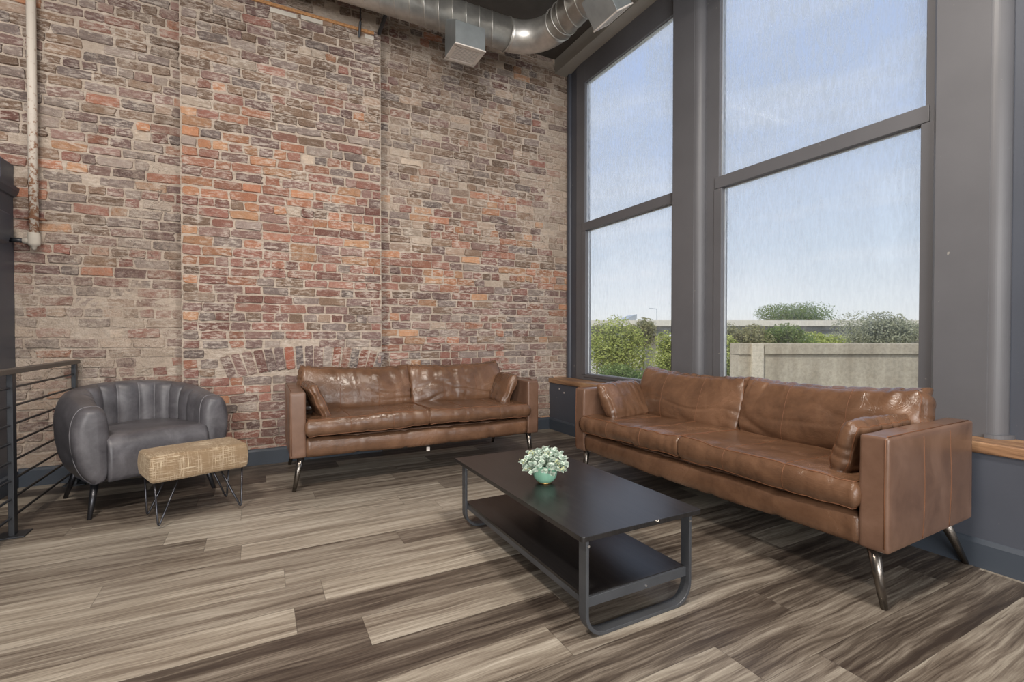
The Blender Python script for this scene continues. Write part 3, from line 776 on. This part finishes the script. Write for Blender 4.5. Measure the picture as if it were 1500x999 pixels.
# ------------------------------------------------------------------ potted plant
pc = (1.175, 1.90, ZT_)
root = tag(empty('potted_plant', pc), 'small silvery green plant in a round mint glass pot on coffee table', 'plant')
m = MB(); m.lathe([(.001, .004), (.030, .004), (.040, .010), (.052, .026), (.0575, .046), (.056, .062), (.050, .078), (.0465, .084), (.044, .084), (.047, .076), (.052, .06), (.053, .045), (.045, .02), (.001, .014)], (0, 0, 0), 40)
m.build('pot', M['pot'], root, smooth=True)
m = MB(); m.lathe([(.001, 0), (.031, 0), (.033, .003), (.031, .006), (.001, .006)], (0, 0, 0), 32); m.build('foot_ring', M['brass'], root, smooth=True)
rnd = random.Random(9); lf = MB(); ed = MB(); st = MB(); bd = MB(); core = MB()
def leaf(mb, mb2, base, dirv, size, wid, curl):
    dirv = dirv.normalized(); side = dirv.cross(Vector((rnd.uniform(-1, 1), rnd.uniform(-1, 1), rnd.uniform(-.4, 1)))).normalized(); nrm = side.cross(dirv).normalized()
    n = 7; L_, R_, C_ = [], [], []; L2, R2 = [], []
    for i in range(n+1):
        t = i/n; w = wid*math.sin(PI*min(1, t*.94+.06))**.7*(1 if i < n else .15)
        c = base+dirv*size*t+nrm*curl*size*t*t
        C_.append(c-nrm*.0009); L_.append(c+side*w*.8+nrm*.0008); R_.append(c-side*w*.8+nrm*.0008)
        L2.append(c+side*w*1.12+nrm*.0012); R2.append(c-side*w*1.12+nrm*.0012)
    vs = L_+C_+R_; k = n+1; fs = []
    for i in range(n): fs += [(i, i+1, k+i+1, k+i), (k+i, k+i+1, 2*k+i+1, 2*k+i)]
    mb.add(vs, fs)
    vs = L_+L2+R_+R2; fs = []
    for i in range(n): fs += [(i, i+1, k+i+1, k+i), (2*k+i, 2*k+i+1, 3*k+i+1, 3*k+i)]
    mb2.add(vs, fs)
for i in range(54):
    g = i*2.39996; tt_ = (i+.5)/54; el = PI/2*(1-tt_**.62*1.20)
    d = Vector((math.cos(g)*math.cos(el), math.sin(g)*math.cos(el), math.sin(el)))
    tip = Vector((0, 0, .082))+Vector((d.x*.098, d.y*.098, d.z*.062))*rnd.uniform(.82, 1.1)
    st.tube([(d.x*.012, d.y*.012, .06), (tip.x*.55, tip.y*.55, .06+(tip.z-.06)*.7), tuple(tip)], .0013, 5)
    if i % 7 == 2:
        bd = MB()
        for q in range(30):
            o_ = Vector((rnd.gauss(0, .008), rnd.gauss(0, .008), rnd.gauss(.006, .005))); c = tip+o_
            bd.lathe([(.0002, -.0024), (.0022, 0), (.0002, .0024)], tuple(c), 6)
        bd.build('flower_head', M['bud'], root, smooth=True)
    for q in range(6):
        a = q*2.4+g; dd = (d*.55+Vector((math.cos(a), math.sin(a), rnd.uniform(-.1, .7)))).normalized()
        leaf(lf, ed, tip, dd, rnd.uniform(.018, .027), rnd.uniform(.0070, .0098), rnd.uniform(-.35, .1))
    for q in range(2):
        a = q*3.1+g; b0 = Vector((tip.x*.6, tip.y*.6, .07+(tip.z-.07)*.6)); dd = (d*.4+Vector((math.cos(a), math.sin(a), .1))).normalized()
        leaf(lf, ed, b0, dd, .024, .009, -.2)
lf.build('leaves', LP, root, smooth=True); ed.build('leaf_margins', LPE, root, smooth=True); st.build('stems', M['stem'], root, smooth=True)
m = MB(); m.lathe([(.001, .075), (.043, .073), (.001, .069)], (0, 0, 0), 20); m.build('soil', M['soil'], root)  # plain dark green disc closing the pot below the leaves

# ------------------------------------------------------------------ grey tub armchair
cpos = Vector((-.716, 4.0, 0)); crz = R(29)
root = empty('tub_armchair', cpos, crz); tag(root, 'grey leather tub armchair with channelled back beside railing', 'armchair')
# local frame: x to the chair's left-right, faces -y
HW, FR, BK = .402, -.37, .30
def upath(s):
    """s 0..1 round the U, returns centre line point and outward normal"""
    hw = HW-.075; yb = BK-.075; r = .27
    l1 = (yb-r)-FR; arc = PI/2*r; l2 = 2*(hw-r); tot = 2*l1+2*arc+l2; d = s*tot
    if d < l1: return Vector((-hw, FR+d, 0)), Vector((-1, 0, 0))
    d -= l1
    if d < arc: a = d/r; return Vector((-hw+r-r*math.cos(a), yb-r+r*math.sin(a), 0)), Vector((-math.cos(a), math.sin(a), 0))
    d -= arc
    if d < l2: return Vector((-hw+r+d, yb, 0)), Vector((0, 1, 0))
    d -= l2
    if d < arc: a = d/r; return Vector((hw-r+r*math.sin(a), yb-r+r*math.cos(a), 0)), Vector((math.sin(a), math.cos(a), 0))
    d -= arc
    return Vector((hw, yb-r-d, 0)), Vector((1, 0, 0))
NS, NP = 300, 44; vs = []; fs = []
for i in range(NS+1):
    s = i/NS; p, nrm = upath(s)
    b = math.sin(PI*s)                                   # 0 at fronts, 1 at the back
    e = min(s, 1-s); endr = min(1, e/.040); endr = max(.02, 1-(1-endr)**2.6)**.5
    top = .625+.105*(b**1.3); bot = .185; zc = (top+bot)/2; hz = (top-bot)/2
    for k in range(NP):
        a = 2*PI*k/NP; c, sn = math.cos(a), math.sin(a)
        o_ = math.copysign(abs(c)**.62, c); zz = math.copysign(abs(sn)**.55, sn)
        z = zc+hz*zz*(.86+.14*endr)
        tz = (z-bot)/(top-bot)
        th = .078
        off = o_*th*(.25+.75*endr)
        # barrel belly outside: tuck in towards the floor
        bel = .022*math.sin(PI*min(1, max(0, tz)))-.045*(1-tz)**2
        if c > 0: off += bel*(1-endr+endr*min(1, c*3))
        else:
            ch = abs(math.sin(s*PI*13)); inb = min(1, max(0, (min(s, 1-s)-.10)*14))
            off += bel*(1-endr)-.026*ch**.45*inb*min(1, -c*3)
        q = p+nrm*off; fwd = Vector((0, -1, 0))
        vs.append((q.x, q.y, z))
for i in range(NS):
    for k in range(NP): fs.append((i*NP+k, i*NP+(k+1) % NP, (i+1)*NP+(k+1) % NP, (i+1)*NP+k))
fs += [tuple(range(NP)), tuple(NS*NP+k for k in range(NP))]
m = MB(); m.add(vs, fs); sh = m.build('tub_shell', M['grey_leather'], root, smooth=True)
m = MB()
for i in (14, NS-14):
    m.tube([Vector(vs[i*NP+k])+(Vector(vs[i*NP+k])-Vector((upath(i/NS)[0].x, upath(i/NS)[0].y, .4))).normalized()*.0012 for k in range(NP)], .002, 6, closed=True)
m.build('seam', M['stitch_g'], sh, smooth=True)
# seat: crowned block with rounded front
nx, ny = 30, 30; m = MB(); hw = HW-.135
def seatP(u, v, t):
    x = u*hw; y = FR-.005+(v+1)/2*(BK-.12-FR); zt = .452+.022*(1-u*u)*(1-(v*.9)**2)
    fr = max(0, -v-.72)/.28; zt -= .05*(1-math.sqrt(max(0, 1-fr*fr)))
    z = .195+(zt-.195)*t
    if v <= -.999: y -= .014*math.sin(PI*t)
    return (x, y, z)
vs = []; fs = []; idx = {}
def SV(i, j, k):
    key = (i, j, k)
    if key not in idx: idx[key] = len(vs); vs.append(seatP(-1+2*i/nx, -1+2*j/ny, k/8))
    return idx[key]
for i in range(nx):
    for j in range(ny): fs += [(SV(i, j, 8), SV(i+1, j, 8), SV(i+1, j+1, 8), SV(i, j+1, 8)), (SV(i, j, 0), SV(i, j+1, 0), SV(i+1, j+1, 0), SV(i+1, j, 0))]
    for k in range(8): fs += [(SV(i, 0, k), SV(i+1, 0, k), SV(i+1, 0, k+1), SV(i, 0, k+1)), (SV(i, ny, k), SV(i, ny, k+1), SV(i+1, ny, k+1), SV(i+1, ny, k))]
for j in range(ny):
    for k in range(8): fs += [(SV(0, j, k), SV(0, j, k+1), SV(0, j+1, k+1), SV(0, j+1, k)), (SV(nx, j, k), SV(nx, j+1, k), SV(nx, j+1, k+1), SV(nx, j, k+1))]
m.add(vs, fs); m.build('seat', M['grey_leather'], root, smooth=True)
for x, y, fx, fy in ((-.30, -.275, -.352, -.352), (.28, -.27, .315, -.345), (-.27, .15, -.31, .235), (.27, .15, .31, .235)):
    m = MB(); m.tube([(x, y, .21), (fx, fy, 0)], .015, 14, radii=[.021, .0115]); m.build('leg', M['hairpin'], root, smooth=True)

# ------------------------------------------------------------------ hairpin ottoman
ang = R(20.4); A = Vector((-.507, 3.142, 0)); ux = Vector((math.cos(ang), math.sin(ang), 0)); uy = Vector((-math.sin(ang), math.cos(ang), 0))
OW, OD = .475, .275
cpt = A+ux*OW/2+uy*OD/2
root = empty('bench_ottoman', (cpt.x, cpt.y, 0), ang); tag(root, 'tan velvet footstool on black hairpin legs in front of grey armchair', 'footstool')
m = MB(); nx, ny, nz = 24, 16, 10; vs = []; fs = []; idx = {}
def OV(i, j, k):
    key = (i, j, k)
    if key in idx: return idx[key]
    u, v, w = -1+2*i/nx, -1+2*j/ny, -1+2*k/nz
    x, y, z = u*OW/2, v*OD/2, w*.073
    x += (1 if u > .99 else -1 if u < -.99 else 0)*.008*(1-w*w); y += (1 if v > .99 else -1 if v < -.99 else 0)*.008*(1-w*w)
    if k == nz: z += .007*(1-u**4)*(1-v*v)
    z += .002*noise.noise((x*8, y*8, z*8))
    idx[key] = len(vs); vs.append((x, y, z+.325)); return idx[key]
for i in range(nx):
    for j in range(ny): fs += [(OV(i, j, nz), OV(i+1, j, nz), OV(i+1, j+1, nz), OV(i, j+1, nz)), (OV(i, j, 0), OV(i, j+1, 0), OV(i+1, j+1, 0), OV(i+1, j, 0))]
    for k in range(nz): fs += [(OV(i, 0, k), OV(i+1, 0, k), OV(i+1, 0, k+1), OV(i, 0, k+1)), (OV(i, ny, k), OV(i, ny, k+1), OV(i+1, ny, k+1), OV(i+1, ny, k))]
for j in range(ny):
    for k in range(nz): fs += [(OV(0, j, k), OV(0, j, k+1), OV(0, j+1, k+1), OV(0, j+1, k)), (OV(nx, j, k), OV(nx, j+1, k), OV(nx, j+1, k+1), OV(nx, j, k+1))]
m.add(vs, fs); m.build('cushion', M['ottoman'], root, smooth=True, bevel=.022, seg=4)
for sx in (-1, 1):
    for sy in (-1, 1):
        # two rods meeting in a rounded foot
        tx, ty = sx*(OW/2-.02), sy*(OD/2-.03)
        a = Vector((tx, ty, .256)); b = Vector((tx-sx*.115, ty-sy*.01, .256)); f = Vector((tx-sx*.012, ty+sy*.018, .009))
        da = (a-f).normalized(); db = (b-f).normalized(); pts = [a]
        fa, fb = f+da*.035-Vector((0, 0, 0)), f+db*.035
        for i in range(9):
            t = i/8; pts.append(fa*(1-t)**2+2*t*(1-t)*(f-Vector((0, 0, .004)))+fb*t*t)
        pts.append(b); m = MB(); m.tube(pts, .0052, 10); m.build('hairpin_leg', M['hairpin'], root, smooth=True)

# ------------------------------------------------------------------ outside
m = MB(); m.box((3.6, -60, -4.1), (140, 160, -4.0)); struct(m, 'ground_outside', M['ground'])
# concrete parapet
k0 = 7.0; a = at(1083, 503, k0); b = at(1480, 507.5, k0)
dv = (b-a); dv.z = 0; ln = dv.length; dv.normalize(); az = math.atan2(dv.y, dv.x); zt = a.z
root = empty('concrete_parapet', (a.x, a.y, zt), az); tag(root, 'weathered concrete parapet wall with groove outside the wide window', 'wall')
m = MB(); m.box((0, .02, -5), (ln, .30, -.17)); m.build('wall_panel', M['concrete'], root)
m = MB(); m.box((0, .0, -.165), (ln, .30, 0)); m.box((.36, -.012, -.155), (ln, .02, -.008)); m.build('coping', M['concrete'], root, bevel=.006)
m = MB(); m.box((.175, -.035, -5), (.34, .05, .004)); m.build('pilaster', M['concrete_l'], root, bevel=.004)
# road bridge
pa, pb = at(700, 468.5, 62), at(1600, 473, 62); dv = pb-pa; dv.z = 0; ln = dv.length; az = math.atan2(dv.y, dv.x)
root = empty('road_bridge', (pa.x, pa.y, 2.9), az); tag(root, 'long pale concrete road bridge behind the trees outside', 'bridge')
m = MB(); m.box((0, 0, -.75), (ln, .3, 0)); m.build('bridge_parapet', M['bridge_l'], root)
m = MB(); m.box((0, .35, -1.3), (ln, 9, -.75)); m.box((0, .6, -1.85), (ln, .9, -1.25)); m.box((0, .25, -.86), (ln, .5, -.75)); m.build('girder', M['bridge_d'], root)
for i in range(9):
    m = MB(); x = 6+i*9.; m.box((x-.5, 1.5, -7), (x+.5, 8, -1.1)); m.build('bridge_pier', M['bridge_l'], root)
# distant things
p = at(917, 467, 150); root = empty('domed_building', (p.x, p.y, p.z-4)); tag(root, 'tiny grey curved roof far beyond the bridge', 'building')
m = MB(); m.prism([(-1.9, 2.0), (-1.2, 3.6), (0, 4.5), (1.9, 5.2), (1.8, 3.9), (1.2, 2.8), (0, 2.4)], -6, 6, 'y'); m.build('curved_roof', M['far'], root, rot=(0, 0, R(-28)))
m = MB(); m.prism([(-1.2, -6), (-1.2, 2.4), (1.2, 2.7), (1.2, -6)], -4, 4, 'y'); m.build('building_wall', M['far'], root, rot=(0, 0, R(-28)))
p = at(962, 474, 84); m = MB(); m.tube([(p.x, p.y, -4), (p.x, p.y, p.z+2.6)], .05, 8); m.tube([(p.x, p.y, p.z+2.55), (p.x-1.2, p.y+.6, p.z+2.7)], .04, 6)
tag(m.build('light_pole', M['far']), 'thin street light pole standing beyond the bridge', 'street light')
p = at(872, 521, 26); root = empty('garden_shed', (p.x, p.y, -4), R(-24)); tag(root, 'low pale building with dark openings seen under the tree at left of far window', 'building')
zz = p.z+4
m = MB(); m.box((-2.2, -.6, 0), (.55, 1.2, zz+.12)); m.build('shed_wall', M['cream'], root)
m = MB(); m.prism([(-2.3, zz+.12), (.7, zz+.12), (.45, zz+.36), (-2.1, zz+.36)], -.7, 1.3, 'y'); m.build('shed_roof', M['far'], root)
for i in range(4):
    m = MB(); x = -.95+i*.36; m.box((x, -.63, zz-.22), (x+.26, -.59, zz+.06)); m.build('window', M['darkglass'], root)

def tree(name, label, pxc, pyc, k, wpx, hpx, mat, n, leafpx=3.2, cat='tree', trunk=True, blobs=9, group=None, seed=0, depth=.8, hollow=.0):
    rnd = random.Random(seed+int(pxc)); c = at(pxc, pyc, k); s = k/705; wpx *= 1.22; hpx *= 1.12; n = int(n*1.7); W, Hh = wpx*s/2, hpx*s/2
    root = empty(name, (c.x, c.y, -4.0)); tag(root, label, cat, group)
    zc = c.z+4.0; bl = []
    for i in range(blobs):
        while True:
            q = Vector((rnd.uniform(-1, 1), rnd.uniform(-1, 1), rnd.uniform(-1, 1)))
            if q.length < 1: break
        bl.append((Vector((q.x*W*.80, q.y*W*depth*.8, q.z*Hh*.72)), rnd.uniform(.36, .56)))
    m = MB(); ls = leafpx*s
    for i in range(n):
        b, r = rnd.choice(bl); d = Vector((rnd.gauss(0, 1), rnd.gauss(0, 1), rnd.gauss(0, 1))).normalized()*(rnd.random()**.38)
        p_ = b+Vector((d.x*W*r*1.1, d.y*W*r*1.1, d.z*Hh*r*1.25))
        p_ = p_+Vector((0, 0, zc)); u = Vector((rnd.gauss(0, 1), rnd.gauss(0, 1), rnd.gauss(0, 1))).normalized(); v = u.orthogonal().normalized(); l = ls*rnd.uniform(.6, 1.3)
        w = u.cross(v)*.12
        m.add([p_-u*l*.6, p_+v*l*.28+w*l, p_+u*l*.6, p_-v*l*.28+w*l], [(0, 1, 2, 3)])
    m.build('crown', mat, root)
    m = MB(); rt = max(.05, W*.06)
    m.tube([(0, 0, 0), (W*.04, 0, zc*.5), (0, 0, zc+Hh*.1)], rt, 8, radii=[rt*1.3, rt, rt*.5])
    for b, r in bl[:6]: m.tube([(0, 0, zc-Hh*.75), (b.x*.45, b.y*.45, zc-Hh*.3+b.z*.2), (b.x, b.y, zc+b.z)], rt*.4, 6, radii=[rt*.55, rt*.35, rt*.12])
    m.build('trunk', M['bark'], root, smooth=True)
    return root
tree('leafy_tree', 'bright yellow green tree filling the lower half of the far window', 905, 516, 17, 78, 88, L1, 7500, 3.4, seed=1, blobs=14)
tree('leafy_tree', 'olive tree with dark trunk right of the yellow green one in far window', 942, 490, 22, 50, 40, L2, 3200, 3.2, seed=2)
tree('leafy_shrub', 'bright green bush at the right side of far window behind the pillar', 978, 527, 14, 54, 66, L1, 4200, 3.4, cat='bush', seed=3)
tree('leafy_shrub', 'low green bush at bottom of the far window behind the sofa', 925, 552, 11.5, 96, 42, L3, 5000, 3.2, cat='bush', seed=4)
tree('leafy_shrub', 'sparse grey green bush at lower left of far window', 874, 494, 19, 36, 34, L2, 1500, 3., cat='bush', seed=5)
tree('leafy_tree', 'dark olive tree at left end of the wide window', 1078, 497, 16, 72, 48, L2, 5200, 3.2, seed=6, blobs=12)
tree('leafy_shrub', 'fresh green bush beside the left end of the concrete parapet', 1064, 530, 12, 48, 60, L1, 3600, 3.4, cat='bush', seed=7)
tree('leafy_tree', 'olive tree crown rising over the parapet next to the dark olive tree', 1135, 497, 18.5, 80, 36, L3, 4200, 3.0, seed=8)
tree('leafy_tree', 'yellow green crown above middle of the concrete parapet', 1195, 500, 29, 76, 30, L1, 3600, 3.0, seed=9)
tree('leafy_tree', 'large round green tree rising behind the bridge', 1163, 465, 85, 92, 44, L3, 7000, 2.4, seed=10, blobs=16)
tree('leafy_tree', 'grey green tree above right end of the concrete parapet', 1298, 484, 20, 100, 50, L4, 6500, 3.0, seed=11, blobs=14)
tree('leafy_tree', 'small grey green crown between the yellow green one and the right tree', 1238, 497, 36, 40, 18, L4, 1200, 2.6, seed=12)

# ------------------------------------------------------------------ light
w = bpy.data.worlds.new('sky'); S.world = w; w.use_nodes = True; nt = w.node_tree; nt.nodes.clear()
def WN(t, **k):
    n = nt.nodes.new(t)
    for a, b in k.items(): setattr(n, a, b)
    return n
tc = WN('ShaderNodeTexCoord'); sp = WN('ShaderNodeSeparateXYZ'); nt.links.new(tc.outputs['Generated'], sp.inputs[0])
cr = WN('ShaderNodeValToRGB'); nt.links.new(sp.outputs[2], cr.inputs[0]); e = cr.color_ramp
for i, (p_, c) in enumerate([(0., (226, 226, 222)), (.05, (222, 226, 228)), (.16, (198, 210, 224)), (.34, (180, 195, 222)), (.6, (166, 184, 220))]):
    el = e.elements[i] if i < 2 else e.elements.new(p_)
    el.position = p_; el.color = (*lin(c), 1)
mp = WN('ShaderNodeMapping'); mp.inputs[3].default_value = (1, 1, 5); nt.links.new(tc.outputs['Generated'], mp.inputs[0])
nz = WN('ShaderNodeTexNoise'); nz.inputs['Scale'].default_value = 3.2; nz.inputs['Detail'].default_value = 7; nt.links.new(mp.outputs[0], nz.inputs[0])
rr = WN('ShaderNodeMapRange'); rr.inputs[1].default_value = .45; rr.inputs[2].default_value = .75; rr.inputs[4].default_value = .55; nt.links.new(nz.outputs[0], rr.inputs[0])
mx = WN('ShaderNodeMix', data_type='RGBA'); mx.inputs[7].default_value = (*lin((226, 228, 232)), 1)
nt.links.new(rr.outputs[0], mx.inputs[0]); nt.links.new(cr.outputs[0], mx.inputs[6])
bg = WN('ShaderNodeBackground'); bg.inputs[1].default_value = 1.2; nt.links.new(mx.outputs[2], bg.inputs[0])
wo = WN('ShaderNodeOutputWorld'); nt.links.new(bg.outputs[0], wo.inputs[0])

def light(name, typ, loc, rot, energy, col=(1, 1, 1), **k):
    l = bpy.data.lights.new(name, typ); l.energy = energy; l.color = col
    for a, b in k.items(): setattr(l, a, b)
    o = bpy.data.objects.new(name, l); COL.objects.link(o); o.location = loc; o.rotation_euler = rot; return o
light('sun', 'SUN', (0, 0, 20), (Vector((.62, .20, -.78)).to_track_quat('-Z', 'Y').to_euler()), 3.0, (1, .95, .86), angle=R(1))
# added fill lights behind the camera, and pendant lamps of the room
light('rear_fill_light', 'AREA', (-1.4, -4.6, 2.1), (Vector((.25, 1, .05)).to_track_quat('-Z', 'Y').to_euler()), 590, (1, .985, .965), shape='RECTANGLE', size=6, size_y=3.2)
light('right_fill_light', 'AREA', (2.8, -3.0, 2.2), (Vector((-1, .5, -.1)).to_track_quat('-Z', 'Y').to_euler()), 200, (.92, .96, 1), shape='RECTANGLE', size=3, size_y=2.8)
light('ceiling_lamp', 'AREA', (-1.0, .9, 3.9), (0, 0, 0), 120, (1, .90, .80), shape='DISK', size=.5)
light('ceiling_lamp', 'AREA', (1.3, .6, 3.9), (0, 0, 0), 95, (1, .92, .82), shape='DISK', size=.5)

S.view_settings.view_transform = 'Standard'; S.view_settings.look = 'None'; S.view_settings.gamma = 1; S.view_settings.use_curve_mapping = False
S.view_settings.exposure = 0.0
S.cycles.max_bounces = 8; S.cycles.transparent_max_bounces = 12
